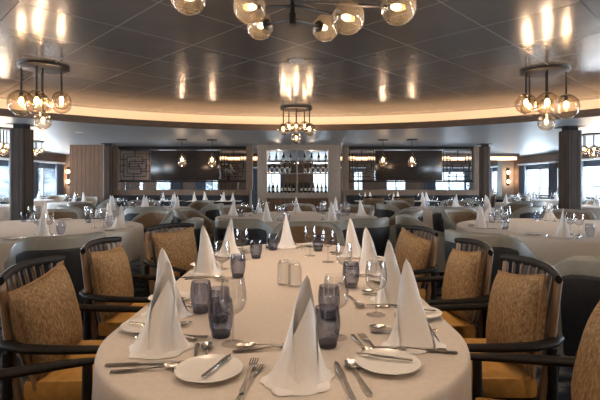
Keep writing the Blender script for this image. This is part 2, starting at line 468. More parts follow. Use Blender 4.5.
# columns
for nm, x, y, w in (('column_left', -5.07, 8.2, .155), ('column_right', 5.1, 8.5, .155), ('column_rear_left', -5.2, 12.2, .115), ('column_rear_right', 5.05, 12.3, .125)):
    t = link(nm, None); t.location = (x, y, 0); struct(t)
    ch = .05
    MB().prism([(-w + ch, -w), (w - ch, -w), (w, -w + ch), (w, w - ch), (w - ch, w), (-w + ch, w), (-w, w - ch), (-w, -w + ch)], 0, ZL - .08).build('shaft', M['column'], t, smooth=False)
    MB().box(-w * .62, w * .62, -w * .62, w * .62, ZL - .08, ZL - .012).build('neck', M['charcoal'], t, smooth=False)
    MB().box(-w * 1.2, w * 1.2, -w * 1.2, w * 1.2, ZL - .012, ZL).build('cap', M['black'], t, smooth=False)
    MB().box(-w - .01, w + .01, -w - .01, w + .01, 0, .10).build('plinth', M['charcoal'], t, smooth=False)

# ------------------------------------------------------------------ screen partition with banquettes
YP = 13.2
def lattice(name, x0, x1, z0, z1, y, label):
    mb = MB(); b = .012
    W = x1 - x0; H = z1 - z0
    def hb(u0, u1, v): mb.box(x0 + u0 * W, x0 + u1 * W, y - .012, y + .012, z0 + v * H - b, z0 + v * H + b)
    def vb(u, v0, v1): mb.box(x0 + u * W - b, x0 + u * W + b, y - .012, y + .012, z0 + v0 * H, z0 + v1 * H)
    def rect(u0, u1, v0, v1): hb(u0, u1, v0); hb(u0, u1, v1); vb(u0, v0, v1); vb(u1, v0, v1)
    rect(0.01, .99, .01, .99); rect(.13, .87, .13, .87); rect(.24, .76, .55, .78); rect(.24, .70, .22, .45); rect(.32, .9, .38, .62)
    hb(0, .24, .7); hb(.76, 1, .68); hb(0, .32, .5); hb(.9, 1, .5); hb(0, .13, .3); hb(.7, 1, .3); vb(.5, .78, 1); vb(.45, 0, .22); vb(.62, .45, .55); vb(.5, .6, .7)
    o = mb.build(name, M['black'], smooth=False)
    return tag(o, label, 'screen', 'fretwork screens between the posts')
for s, nm in ((-1, 'left'), (1, 'right')):
    xa, xb = (-5.30, -1.55) if s < 0 else (1.42, 5.08)
    struct(MB().box(xa - .6 if s < 0 else xa - .12, xb + .12 if s < 0 else xb + .55, YP - .14, YP + .14, 0, 1.02, .02).build('wall_low_' + nm, M['lowwall']))
    for k, x in enumerate((xa - .09, xb + .07)):
        struct(MB().box(x - .09, x + .09, YP - .10, YP + .10, 1.02, ZL, .008).build('trim_post_%s_%d' % (nm, k + 1), M['lowwall']))
    struct(MB().box(xa, xb, YP - .05, YP + .05, 1.245, 1.285).build('trim_rail_' + nm, M['charcoal'], smooth=False))
    struct(MB().box(xa, xb, YP - .05, YP + .05, 2.20, ZL).build('trim_header_' + nm, M['charcoal'], smooth=False))
    pa, pb = ((151 - 300) * YP / F, (220 - 300) * YP / F) if s < 0 else ((375 - 300) * YP / F, (442 - 300) * YP / F)
    o = MB().box(pa, pb, YP - .03, YP + .03, 1.29, 2.17, .006).build('dark_panel', M['panel'])
    tag(o, 'dark glossy wood panel hung in the %s half of the room divider' % nm, 'panel', 'dark panels of the room divider')
    lattice('fretwork_screen', xa + .02, pa - .03, 1.29, 2.19, YP, 'black fretwork screen beside the %s dark panel, on its left' % nm)
    lattice('fretwork_screen', pb + .03, xb - .02, 1.29, 2.19, YP, 'black fretwork screen beside the %s dark panel, on its right' % nm)
    # glass strip below the rail
    tag(MB().box(xa, xb, YP - .004, YP + .004, 1.025, 1.24).build('glass_strip', M['pane'], smooth=False), 'low glass strip on the %s divider wall' % nm, 'glass panel')
    # banquette
    t = thing('banquette', 'long navy banquette along the %s divider wall' % nm, 'banquette', ((xa + xb) / 2, YP - .45, 0), 0, 'navy banquettes')
    hl = (xb - xa) / 2 + .1
    MB().box(-hl, hl, -.26, .28, 0, .32, .01).build('base', M['lowwall'], t)
    mbs = 6
    for k in range(mbs):
        w = 2 * hl / mbs
        MB().box(-hl + k * w + .01, -hl + (k + 1) * w - .01, -.28, .14, .32, .46, .03).build('seat_cushion', M['navy'], t)
        MB().box(-hl + k * w + .01, -hl + (k + 1) * w - .01, .14, .28, .46, .87, .03).build('back_cushion', M['navy'], t)

# warm cove on the far wall beyond the divider
for s, nm in ((-1, 'left'), (1, 'right')):
    x0, x1 = (-8.0, -1.2) if s < 0 else (1.2, 8.0)
    struct(MB().box(x0, x1, 16.6, 16.66, 2.05, ZL).build('trim_far_cove_' + nm, M['cream'], smooth=False))
    tag(MB().box(x0, x1, 16.48, 16.54, 2.20, 2.225).build('cove_light', M['led'], smooth=False), 'warm light line at the ceiling beyond the %s divider' % nm, 'light')
    struct(MB().box(x0, x1, 16.40, 16.44, 2.17, ZL).build('trim_far_lip_' + nm, M['fascia'], smooth=False))

# ------------------------------------------------------------------ bar display
YD = 12.75
k = YD / F
t = thing('bar_display', 'tall greige bar display with glazed shelves of bottles in the room centre', 'display cabinet', (-.07, YD, 0))
bx0, bx1 = (258 - 300) * k + .07, (340 - 300) * k + .07
ix0, ix1 = (267 - 300) * k + .07, (328 - 300) * k + .07
mb = MB(); mb.box(bx0, ix0, -.22, .22, 0, ZL, .01); mb.box(ix1, bx1, -.22, .22, 0, ZL, .01); mb.box(ix0, ix1, -.22, .22, 2.14, ZL); mb.box(ix0, ix1, -.22, .22, .80, .95)
mb.build('frame', M['greige'], t)
mb = MB(); mb.box(ix0, ix1, -.18, .2, 0, .80); mb.build('counter_front', M['walnut'], t, smooth=False)
mb = MB(); mb.box(-.035, .005, -.18, .2, .95, 2.14); mb.build('mullion', M['greige'], t, smooth=False)
SH = [.95, 1.24, 1.50, 1.80]
for z in SH[1:]:
    MB().box(ix0, ix1, -.17, .19, z - .025, z).build('shelf', M['greige'] if z == 1.5 else M['clear'], t, smooth=False)
MB().box(-.42, .35, .18, .21, .95, 1.5).build('back_panel', M['lowwall'], t, smooth=False)

def mk_bottle(mat, seg=10):
    def f():
        t = thing('wine_bottle')
        MB().lathe([(0, 0), (.036, 0), (.037, .01), (.037, .18), (.03, .21), (.014, .235), (.013, .29), (0, .29)], seg).build('body', mat, t)
        MB().lathe([(.0376, .06), (.0376, .14)], seg).build('paper_label', M['label'], t)
        MB().lathe([(.0145, .25), (.0145, .295), (0, .295)], seg).build('cap', M['charcoal'], t)
        return t
    return f
K_bot = Kind(mk_bottle(M['bottle'])); K_amb = Kind(mk_bottle(M['amber']))
for z, cnt, kk, nm in ((SH[0], 15, K_bot, 'dark wine bottle on the bottom shelf of the bar display'), (SH[2], 12, K_amb, 'amber spirit bottle on the third shelf of the bar display'), (SH[3], 9, K_bot, 'dark wine bottle on the top shelf of the bar display')):
    for i in range(cnt):
        x = ix0 + .07 + (ix1 - ix0 - .14) * i / (cnt - 1)
        if -.09 < x < .075: continue
        o = kk.put((-.07 + x, YD - .06 + .03 * math.sin(i * 2.1), z), i, scale=.93)
        ordered(o, nm, 'bottle', 'bottles in the bar display')

# ------------------------------------------------------------------ glass table ware
BOWL = [(.004, .092), (.018, .096), (.034, .110), (.041, .132), (.040, .160), (.034, .200)]
def mk_wine():
    t = thing('wine_glass')
    MB().lathe(BOWL, 20).build('bowl', M['clear'], t)
    MB().lathe([(.0045, .005), (.0032, .02), (.003, .07), (.0045, .092)], 10).build('stem', M['clear'], t)
    MB().lathe([(.037, .0008), (.036, .002), (.012, .004), (.0045, .006)], 20).build('foot', M['clear'], t)
    return t
K_wine = Kind(mk_wine)
def mk_wine_far():
    return MB().lathe([(0, 0), (.036, 0), (.012, .004), (.0035, .02), (.0035, .08)] + BOWL, 12).build('wine_glass', M['clear'])
K_wine_far = Kind(mk_wine_far)
def mk_tumbler():
    t = thing('tumbler')
    MB().lathe([(.030, .012), (.036, .03), (.0405, .065), (.039, .095), (.0355, .118), (.0345, .118), (.0378, .095), (.039, .065), (.034, .03), (.029, .014)], 22).build('glass_wall', M['smoke'], t)
    MB().lathe([(0, 0), (.028, 0), (.031, .006), (.030, .014), (0, .014)], 22).build('base', M['smokebase'], t)
    return t
K_tum = Kind(mk_tumbler)
def mk_tumbler_far():
    return MB().lathe([(0, 0), (.028, 0), (.036, .03), (.0405, .065), (.039, .095), (.0355, .118)], 12).build('tumbler', M['smoke'])
K_tum_far = Kind(mk_tumbler_far)
def mk_shaker():
    t = thing('shaker')
    MB().lathe([(0, 0), (.030, 0), (.033, .006), (.031, .10), (.027, .104), (0, .104)], 16).build('glass_body', M['frost'], t)
    MB().lathe([(0, .104), (.026, .104), (.026, .112), (.018, .118), (0, .118)], 16).build('lid', M['frost'], t)
    return t
K_shaker = Kind(mk_shaker)

# ------------------------------------------------------------------ napkins
def napkin_mesh(seed, nu=40, nv=16):
    rnd = random.Random(seed); ph = rnd.uniform(0, 6)
    mb = MB()
    def leaf(H, R0, th, A, lean, ex=.5):
        vs = []; fs = []
        for j in range(nv + 1):
            t = j / nv; wd = (1 - t) ** ex
            for i in range(nu + 1):
                u = -1 + 2 * i / nu
                a = R(th) + R(A) * u * wd
                r = R0 * (1 - .80 * t ** .85) * (1 + .22 * (1 - t) ** 4)
                r *= 1 + .05 * (1 - t) * math.sin(a * 3 + ph) + .03 * (1 - t) ** 2 * math.sin(a * 8 + ph * 2)
                r += .007 * abs(u) ** 3 * (1 - t)          # free edges stand off a little
                vs.append((r * math.cos(a) + lean[0] * t ** 1.5, r * math.sin(a) * .82 + lean[1] * t ** 1.5, H * t))
        w = nu + 1
        fs = [(j * w + i, j * w + i + 1, (j + 1) * w + i + 1, (j + 1) * w + i) for j in range(nv) for i in range(nu)]
        mb.add(vs, fs)
    leaf(.252, .062, 95, 165, (.024, -.008))
    leaf(.200, .070, -72, 125, (.022, -.002), .6)
    leaf(.140, .073, 205, 85, (-.006, .0), .7)
    # turned-up hem on the table
    vs = []; fs = []
    for i in range(49):
        a = 2 * PI * i / 48; r = .088 + .012 * math.sin(a * 5 + ph)
        for (q, z) in ((.6, .012), (1.0, .006), (1.04, .0005)):
            vs.append((r * q * math.cos(a), r * q * math.sin(a) * .8, z))
    fs = [(i * 3 + k_, i * 3 + 3 + k_, i * 3 + 4 + k_, i * 3 + 1 + k_) for i in range(48) for k_ in (0, 1)]
    mb.add(vs, fs)
    return mb
NAP = [napkin_mesh(s).mesh('napkin', M['napkin'], ang=70) for s in (1, 2, 3)]
NAPF = [napkin_mesh(s, 18, 7).mesh('napkin', M['napkin'], ang=70) for s in (4, 5)]
def napkin(loc, rz, near=True):
    me = random.choice(NAP if near else NAPF)
    o = link('napkin', me); o.location = loc; o.rotation_euler = (0, 0, rz)
    s = random.uniform(.95, 1.06); o.scale = (s, s, random.uniform(.95, 1.06))
    return o

# ------------------------------------------------------------------ cutlery (lies along +Y, head forward)
def strip(mb, sec, th=.0028):
    """sec: (y, half width, z)"""
    n = len(sec); vs = []
    for y, w, z in sec: vs += [(-w, y, z), (w, y, z), (w * .8, y, z + th), (-w * .8, y, z + th)]
    fs = [(0, 1, 2, 3), ((n - 1) * 4 + 3, (n - 1) * 4 + 2, (n - 1) * 4 + 1, (n - 1) * 4)]
    for i in range(n - 1):
        b = i * 4
        fs += [(b, b + 4, b + 5, b + 1), (b + 1, b + 5, b + 6, b + 2), (b + 2, b + 6, b + 7, b + 3), (b + 3, b + 7, b + 4, b)]
    mb.add(vs, fs); return mb
HAND = [(-.10, .006, .001), (-.09, .0085, .001), (-.03, .006, .002), (.02, .0035, .006), (.035, .0035, .006)]
def mk_fork():
    mb = strip(MB(), HAND + [(.045, .008, .004), (.058, .0115, .002), (.066, .0115, .002)])
    for x in (-.0095, -.0032, .0032, .0095): strip(mb, [(.064, .0018, .002), (.085, .0018, .001), (.106, .0010, .005)], .0022) if False else mb.box(x - .0017, x + .0017, .064, .105, .0015, .004)
    return mb.build('fork', M['steel'])
def mk_knife():
    return strip(MB(), [(-.11, .006, .001), (-.10, .009, .001), (.0, .0075, .002), (.005, .009, .002), (.06, .0105, .001), (.10, .008, .001), (.115, .002, .001)]).build('knife', M['steel'])
def mk_spoon():
    mb = strip(MB(), HAND)
    vs = []; fs = []; nr, na = 5, 16
    for s in (0, 1):
        for i in range(nr + 1):
            for j in range(na):
                a = 2 * PI * j / na; q = i / nr
                vs.append((.0185 * q * math.cos(a), .064 + .031 * q * math.sin(a), .0025 + .006 * q ** 2 + s * .0016))
    w = na
    for s in (0, 1):
        b = s * (nr + 1) * na
        for i in range(nr):
            for j in range(na): fs.append((b + i * w + j, b + i * w + (j + 1) % w, b + (i + 1) * w + (j + 1) % w, b + (i + 1) * w + j))
    mb.add(vs, fs)
    return mb.build('spoon', M['steel'])
def mk_spreader():
    t = thing('butter_knife')
    strip(MB(), [(-.08, .005, .001), (-.07, .0065, .001), (.0, .005, .001)]).build('handle', M['steel'], t)
    strip(MB(), [(.0, .006, .001), (.03, .009, .001), (.06, .0085, .001), (.075, .002, .001)], .002).build('blade', M['steel'], t)
    return t
K_fork = Kind(mk_fork); K_knife = Kind(mk_knife); K_spoon = Kind(mk_spoon); K_spread = Kind(mk_spreader)
def mk_plate():
    return MB().lathe([(0, .004), (.05, .004), (.058, .006), (.087, .014), (.088, .0155), (.086, .0165), (.058, .009), (0, .008)], 40).build('bread_plate', M['porcelain'])
K_plate = Kind(mk_plate)

# ------------------------------------------------------------------ tables
def racetrack(hw, y0, y1, n=180):
    """stadium outline centred on x=0 from y0 to y1, evenly spaced"""
    L = (y1 - y0) - 2 * hw; per = 2 * L + 2 * PI * hw; pts = []
    for i in range(n):
        s = per * i / n
        if s < L: p = (hw, y0 + hw + s); nr = (1, 0)
        elif s < L + PI * hw:
            a = (s - L) / hw; p = (hw * math.cos(a), y1 - hw + hw * math.sin(a)); nr = (math.cos(a), math.sin(a))
        elif s < 2 * L + PI * hw: p = (-hw, y1 - hw - (s - L - PI * hw)); nr = (-1, 0)
        else:
            a = PI + (s - 2 * L - PI * hw) / hw; p = (hw * math.cos(a), y0 + hw + hw * math.sin(a)); nr = (math.cos(a), math.sin(a))
        pts.append((p, nr))
    return pts
def circle(r, n): return [((r * math.cos(2 * PI * i / n), r * math.sin(2 * PI * i / n)), (math.cos(2 * PI * i / n), math.sin(2 * PI * i / n))) for i in range(n)]
ZT = .755
def cloth_mesh(outline, z, drop, folds, amp, seed=0):
    rnd = random.Random(seed); n = len(outline); mb = MB()
    ph = [rnd.uniform(0, 6.28) for _ in range(3)]
    rings = [(-.02, 0.0, 0), (-.006, -.0008, 0), (.002, -.005, 0), (.005, -.014, .05)]
    for q in (.12, .25, .45, .7, 1.0): rings.append((.006 + .012 * q, -drop * q, q))
    vs = []
    for off, dz, q in rings:
        for i, ((x, y), (nx, ny)) in enumerate(outline):
            a = 2 * PI * i / n
            w = amp * q * (.6 * math.sin(folds * a + ph[0]) + .4 * math.sin(folds * 1.7 * a + ph[1]) + .25 * math.sin(folds * .5 * a + ph[2]))
            w = max(w, -.004)
            d_ = dz * (1 + .05 * q * math.sin(folds * .35 * a + ph[1]))
            vs.append((x + nx * (off + w), y + ny * (off + w), z + d_))
    fs = [tuple(range(n))]
    for r_ in range(len(rings) - 1):
        fs += [(r_ * n + i, r_ * n + (i + 1) % n, (r_ + 1) * n + (i + 1) % n, (r_ + 1) * n + i) for i in range(n)]
    mb.add(vs, fs); return mb
def pedestal(t, r):
    MB().lathe([(.05, .03), (.05, .70), (.12, .72), (0, .72)], 20).build('pedestal', M['charcoal'], t)
    MB().lathe([(0, 0), (r, 0), (r, .015), (.06, .04), (0, .04)], 28).build('base', M['charcoal'], t)

# main oval table
TX, HW, Y0, Y1 = -.05, .575, .93, 3.66
t = thing('oval_table', 'long oval dining table under a white cloth, set for ten', 'table', (TX, (Y0 + Y1) / 2, 0))
ol = racetrack(HW, Y0 - (Y0 + Y1) / 2, Y1 - (Y0 + Y1) / 2)
MB().prism([p for p, _ in ol], .715, ZT - .006).build('tabletop', M['tanwood'], t, ang=30)
for s in (-1, 1):
    mb = MB(); mb.lathe([(.06, .03), (.06, .70), (.10, .715), (0, .715)], 18, (0, s * .7, 0)); mb.build('leg', M['charcoal'], t)
    mb = MB(); mb.lathe([(0, 0), (.30, 0), (.30, .015), (.07, .04), (0, .04)], 24, (0, s * .7, 0)); mb.build('foot', M['charcoal'], t)
o = cloth_mesh(ol, ZT - .002, .235, 17, .012, 3).build('tablecloth', M['cloth'], ang=70); o.location = (TX, (Y0 + Y1) / 2, 0)
tag(o, 'large white cloth draped over the long oval table', 'tablecloth', 'tablecloths')

ZI = ZT   # things stand on the cloth
def px(pxx, pyy): x, y = at(pxx, pyy, ZI); return (x, y)
SEATS = {  # name: (napkin, facing angle, place text)
    'near': (px(299, 381), 90, 'at the near end of the oval table'),
    'l1': (px(160, 349), 0, 'at the oval table\'s nearest left seat'),
    'l2': (px(168, 314), 0, 'at the oval table\'s second-nearest left seat'),
    'l3': (px(207, 273), 0, 'at the oval table\'s third-nearest left seat'),
    'l4': (px(229, 255), -20, 'at the oval table\'s farthest left seat'),
    'far': (px(287, 247), -90, 'at the far end of the oval table'),
    'r1': (px(413, 344), 180, 'at the oval table\'s nearest right seat'),
    'r2': (px(393, 301), 180, 'at the oval table\'s second-nearest right seat'),
    'r3': (px(370, 273), 180, 'at the oval table\'s third-nearest right seat'),
    'r4': (px(353, 256), 200, 'at the oval table\'s farthest right seat'),
}
OFF = {'near': dict(plate=(.045, .232)), 'l1': dict(plate=(-.10, .19)), 'r1': dict(plate=(.11, .165), forks=(.07, .105))}
for key, ((nx, ny), ang, place) in SEATS.items():
    a = R(ang); f = Vector((math.cos(a), math.sin(a))); l = Vector((-math.sin(a), math.cos(a)))
    pos = lambda u, v: (nx + f.x * u + l.x * v, ny + f.y * u + l.y * v)
    o = napkin((nx, ny, ZI), {'near': R(20), 'l1': R(10), 'l2': R(190), 'l3': R(170), 'r1': R(185), 'r2': R(200)}.get(key, a + R(random.uniform(-30, 30))))
    if key in ('near', 'l1', 'r1'): o.scale = (.98, .98, 1.04)
    tag(o, 'white napkin folded to a tall peak ' + place, 'napkin', 'napkins on the oval table')
    cfg = OFF.get(key, {})
    pu, pv = cfg.get('plate', (-.05, .20))
    p = pos(pu, pv); pz = ZI
    tag(K_plate.put((*p, pz)), 'small white bread plate ' + place, 'plate', 'bread plates on the oval table')
    # cutlery heads point towards the table centre
    rz = a - PI / 2
    tag(K_spread.put((p[0] + f.x * .01 - l.x * .02, p[1] + f.y * .01 - l.y * .02, ZI + .0165), rz - R(18)), 'butter knife resting on the bread plate ' + place, 'knife', 'butter knives')
    f1, f2 = cfg.get('forks', (.125, .155)) if key != 'near' else (.130, .158)
    for q, (v, nm) in enumerate(((f1, 'inner'), (f2, 'outer'))):
        if key == 'near': v = (.122, .142)[q]
        pl_clear = max(0, .100 - abs(pv - v))
        tag(K_fork.put((*pos(-.01 + .03 * q, v if abs(pv - v) > .1 else pv - .105 + .0), ZI + .0005 + (.0 if q == 0 else .005)), rz + R(-9 + 6 * q)), 'silver %s fork ' % nm + place, 'fork', 'forks on the oval table')
    tag(K_knife.put((*pos(0, -.112), ZI + .0005), rz + R(6)), 'silver dinner knife ' + place, 'knife', 'knives on the oval table')
    tag(K_spoon.put((*pos(.02, -.150), ZI + .0005), rz + R(9)), 'silver soup spoon ' + place, 'spoon', 'spoons on the oval table')
    du, dv = {'near': (.235, .095), 'l1': (.15, -.06)}.get(key, (.16, .02))
    tag(K_spoon.put((*pos(du, dv), ZI + .0005), rz + R(100)), 'small silver dessert spoon ' + place, 'spoon', 'dessert spoons on the oval table', ) if key in ('near', 'l1', 'l2', 'r1', 'r2') else None
    if key in ('near', 'l1', 'r1'):
        tag(K_fork.put((*pos(du - .03, dv + .0), ZI + .0005), rz - R(80)), 'small silver dessert fork ' + place, 'fork', 'dessert forks on the oval table')

for (bx, by), s in (((233, 344), 'by the nearest left napkin'), ((222, 281), 'second from the near end along the left row'), ((242, 260), 'third from the near end along the left row'),
                    ((310, 256), 'left one of the far end pair'), ((328, 262), 'right one of the far end pair'), ((344, 284), 'by the third-nearest right napkin'),
                    ((376, 315), 'by the second-nearest right napkin'), ((336, 338), 'close behind the near end napkin')):
    x, y = px(bx, by); tag(K_wine.put((x, y, ZI), random.random() * 6), 'clear wine glass on the oval table, ' + s, 'wine glass', 'wine glasses on the oval table')
for (bx, by), s in (((201, 312), 'beside the second left napkin'), ((221, 336), 'beside the tall near left wine glass'), ((238, 277), 'beside the second left wine glass'), ((256, 258), 'beside the third left wine glass'),
                    ((273, 250), 'left of the far end napkin'), ((318, 251), 'between the two far end wine glasses'), ((351, 287), 'beside the third right wine glass'), ((327, 346), 'right of the near end napkin'), ((219, 321), 'behind the near left tumbler'), ((329, 318), 'behind the near end tumbler')):
    x, y = px(bx, by); tag(K_tum.put((x, y, ZI), random.random() * 6), 'smoke blue tumbler ' + s + ', on the oval table', 'tumbler', 'smoked tumblers on the oval table')
for bx, s in ((284, 'left'), (295, 'right')):
    x, y = px(bx, 284 + (2 if bx > 290 else 0)); tag(K_shaker.put((x, y, ZI)), 'frosted glass shaker in the oval table middle, %s one of the pair' % s, 'shaker', 'frosted shakers')

# ------------------------------------------------------------------ spindle armchair (faces +Y)
def mk_chair():
    t = thing('spindle_armchair')
    for s in (-1, 1):
        MB().tube([(s * .235, .145, 0), (s * .25, .15, .30), (s * .262, .155, .605)], [.013, .019, .017], 10).build('leg', M['charcoal'], t)
        MB().tube([(s * .225, -.30, 0), (s * .24, -.255, .30), (s * .255, -.245, .61)], [.013, .019, .018], 10).build('leg', M['charcoal'], t)
        pts = [(s * .262, .180, .612), (s * .268, .09, .618), (s * .275, -.06, .622), (s * .274, -.17, .628), (s * .258, -.245, .636), (s * .222, -.285, .642), (s * .17, -.30, .644)]
        MB().tube(pts, [.016, .021, .023, .024, .024, .022, .018], 12, sy=.72, up=(0, 0, 1)).build('armrest', M['charcoal'], t)
        MB().tube([(s * .222, -.215, .38), (s * .228, -.255, .64), (s * .230, -.282, .87)], [.024, .024, .022], 8, sy=.5, up=(0, 1, .1)).build('back_post', M['tanwood'], t)
    pts = []
    for i in range(13):
        u = -1 + i / 6; pts.append((u * .252, -.325 + .055 * u * u, .888 - .012 * u * u))
    MB().tube(pts, [.017] + [.021] * 11 + [.017], 10, sy=.72, up=(0, .95, -.2)).build('top_rail', M['charcoal'], t)
    for i in range(7):
        u = -.66 + .22 * i
        y1 = -.325 + .055 * u * u
        MB().tube([(u * .235, -.205, .40), (u * .25, -.265, .65), (u * .262, y1 + .004, .875)], .0085, 8).build('spindle', M['brownwood'], t)
    MB().box(-.235, .235, -.225, .160, .345, .405, .012).build('seat_frame', M['charcoal'], t)
    MB().box(-.235, .235, -.205, .170, .405, .490, .026).build('seat_cushion', M['gold'], t)
    mt = Matrix.Translation((0, -.192, .670)) @ Matrix.Rotation(R(11), 4, 'X')
    mb = MB(); mb.pillow(.43, .385, .14); c = mb.build('back_cushion', M['cushion'], t, ang=60); c.matrix_local = mt
    n = 48; path = []
    for i in range(n + 1):
        q = i / n * 4; e = int(q) % 4; u = (q - int(q)) * 2 - 1
        P_ = [(u, -1), (1, u), (-u, 1), (-1, -u)][e]
        px_ = P_[0] * .215 * (1 - .07 * (1 - P_[1] ** 2) * abs(P_[0]) ** 4); pz_ = P_[1] * .1925 * (1 - .07 * (1 - P_[0] ** 2) * abs(P_[1]) ** 4)
        path.append((px_, 0, pz_))
    MB().tube(path, .005, 6, cap=False, up=(0, 1, 0)).build('piping', M['piping'], c)
    return t
K_chair = Kind(mk_chair)
def chair(x, y, face, label, tilt=0, shift=0, group='spindle armchairs at the oval table'):
    o = K_chair.put((x, y, 0), R(face) - PI / 2, label, 'armchair', group)
    for c in KIDS[o.name]:
        if c.name.startswith('back_cushion'): c.rotation_euler = (R(11), R(tilt), 0); c.location = (shift, -.192, .670)
    return o
B = 'spindle armchair with tan cushion at the oval table\'s %s %s seat'
chair(-.735, 1.29, 34, B % ('nearest', 'left'), 0)
chair(-.87, 1.96, 3, B % ('second-nearest', 'left'), 6, .045)
chair(-.90, 2.68, 0, B % ('third-nearest', 'left'), -3, .05)
chair(-.83, 3.53, -33, B % ('farthest', 'left'), 2)
chair(.715, 1.34, 163, B % ('nearest', 'right'), -3, .02)
chair(.725, 1.98, 179, B % ('second-nearest', 'right'), 9, -.05)
chair(.73, 2.62, 181, B % ('third-nearest', 'right'), 7, -.05)
chair(.64, 3.36, 196, B % ('farthest', 'right'), -8, -.02)

# ------------------------------------------------------------------ tub chair (faces +Y)
def tub_parts():
    path = [(.30, .24), (.305, .12), (.305, 0)]
    for i in range(1, 16): a = PI * i / 16; path.append((.305 * math.cos(a), -.28 * math.sin(a)))
    path += [(-.305, 0), (-.305, .12), (-.30, .24)]
    return path
def mk_tub():
    t = thing('tub_chair')
    path = tub_parts(); n = len(path)
    def prof(i, off, z0, z1f):
        x, y = path[i]
        a = Vector(path[max(i - 1, 0)]); b = Vector(path[min(i + 1, n - 1)]); tg = (b - a).normalized(); nr = Vector((tg.y, -tg.x))
        if nr.dot(Vector((x, y - .1))) < 0: nr = -nr
        flare = .035 * max(0, (z1f - .45)) / .4
        return (x + nr.x * (off), y + nr.y * (off))
    def top(i):
        x, y = path[i]
        s = min(1, max(0, (.20 - y) / .40)); s = s * s * (3 - 2 * s)
        return .63 + .225 * s
    def sheet(offs_in, offs_out, z0, tf, i0=0, i1=n - 1):
        mb = MB(); vs = []
        idx = list(range(i0, i1 + 1))
        for i in idx:
            z1 = tf(i); zz = [(offs_out - .02, z0), (offs_out, z0 + (z1 - z0) * .5), (offs_out + .012, z1 - .03), (offs_out + .004, z1 - .008), ((offs_in + offs_out) / 2, z1), (offs_in + .006, z1 - .01), (offs_in, z1 - .04), (offs_in, z0)]
            for o_, z_ in zz:
                q = prof(i, o_, z0, z_); vs.append((q[0], q[1] - (.05 * max(0, z_ - .45) if q[1] < .1 else 0), z_))
        m_ = 8
        fs = [(a * m_ + b, a * m_ + (b + 1) % m_, (a + 1) * m_ + (b + 1) % m_, (a + 1) * m_ + b) for a in range(len(idx) - 1) for b in range(m_)]
        fs += [tuple(range(m_ - 1, -1, -1)), tuple((len(idx) - 1) * m_ + b for b in range(m_))]
        mb.add(vs, fs); return mb
    sheet(-.022, .030, .26, top).build('shell', M['grey'], t, ang=60)
    sheet(-.036, -.021, .30, lambda i: top(i) - .045, 1, n - 2).build('lining', M['inner'], t, ang=60)
    sheet(.020, .040, .28, lambda i: top(i) - .095, 4, n - 5).build('outer_back', M['navy'], t, ang=60)
    MB().box(-.265, .265, -.20, .235, .26, .34, .02).build('seat_base', M['navy'], t)
    MB().box(-.255, .255, -.19, .25, .34, .45, .035).build('seat_cushion', M['inner'], t)
    for sx in (-1, 1):
        for y in (-.17, .19):
            MB().tube([(sx * .24, y * 1.05, 0), (sx * .22, y, .27)], [.012, .019], 8).build('leg', M['charcoal'], t)
    return t
K_tub = Kind(mk_tub)
def tub(x, y, face, base, group):
    o = K_tub.put((x, y, 0), R(face) - PI / 2)
    return ordered(o, base, 'tub chair', group)

# ------------------------------------------------------------------ other tables
def round_table(x, y, r, seats, tname, chair_angles, setting_angles, drop=.34, rc=None, glasses=True, cut=False, grp=None):
    t = thing('round_table', 'round dining table under a white cloth, %s' % tname, 'table', (x, y, 0), 0, 'round tables')
    MB().prism([p for p, _ in circle(r, 48)], .715, ZT - .006).build('tabletop', M['tanwood'], t, ang=30)
    pedestal(t, min(.4, r * .5))
    n = 120 if r > .8 else 72
    o = cloth_mesh(circle(r, n), ZT - .002, drop, max(9, int(r * 14)), .018, int(x * 10 + y * 100)).build('tablecloth', M['daylit_cloth'], ang=70); o.location = (x, y, 0)
    tag(o, 'white cloth draped over the round table, %s' % tname, 'tablecloth', 'tablecloths')
    rc = rc or r + .36
    for a in chair_angles:
        rc_ = rc
        rc = 1.86 if (r == 1.27 and abs(a - 217.6) < .1) else rc
        tub(x + rc * math.cos(R(a)), y + rc * math.sin(R(a)), a + 180, 'grey tub chair at the table ' + tname, 'tub chairs at the table ' + tname)
        rc = rc_
    for a in setting_angles:
        ca, sa = math.cos(R(a)), math.sin(R(a)); q = r - .20
        p = lambda u, v: (x + (q - u) * ca - v * sa, y + (q - u) * sa + v * ca)
        ordered(napkin((*p(0, 0), ZI), R(random.uniform(0, 360)), False), 'peaked white napkin on the table ' + tname, 'napkin', 'napkins on the table ' + tname)
        if glasses:
            ordered(K_wine_far.put((*p(.20, .10), ZI)), 'wine glass on the table ' + tname, 'wine glass', 'wine glasses on the table ' + tname)
            if r > 1:
                ordered(K_wine_far.put((*p(.27, .02), ZI)), 'wine glass on the table ' + tname, 'wine glass', 'wine glasses on the table ' + tname)
            ordered(K_tum_far.put((*p(.17, .19 if r > .8 else .02), ZI)), 'smoked tumbler on the table ' + tname, 'tumbler', 'tumblers on the table ' + tname)
        if cut:
            rz = R(a) + PI / 2
            ordered(K_fork.put((*p(0, -.13), ZI + .0005), rz), 'silver fork on the table ' + tname, 'fork', 'forks on the table ' + tname)
            ordered(K_knife.put((*p(0, .12), ZI + .0005), rz), 'silver knife on the table ' + tname, 'knife', 'knives on the table ' + tname)
            ordered(K_plate.put((*p(.02, -.24), ZI)), 'bread plate on the table ' + tname, 'plate', 'bread plates on the table ' + tname)
    return t
S7 = [-48 + 51.43 * i for i in range(7)]
TL, TR = 'under the left globe cluster', 'under the right globe cluster'
round_table(-3.0, 4.8, 1.25, 7, TL, S7, S7, cut=True)
round_table(3.05, 4.9, 1.27, 7, TR, [217.6 - 51.43 * i for i in range(7)], [180 + 51 - 51.43 * i for i in range(7)], cut=True)
SC = [-61, -112, 172, 4, 130, 50, 90]
round_table(-.05, 6.5, 1.15, 7, 'behind the oval table', SC, SC, rc=1.50)
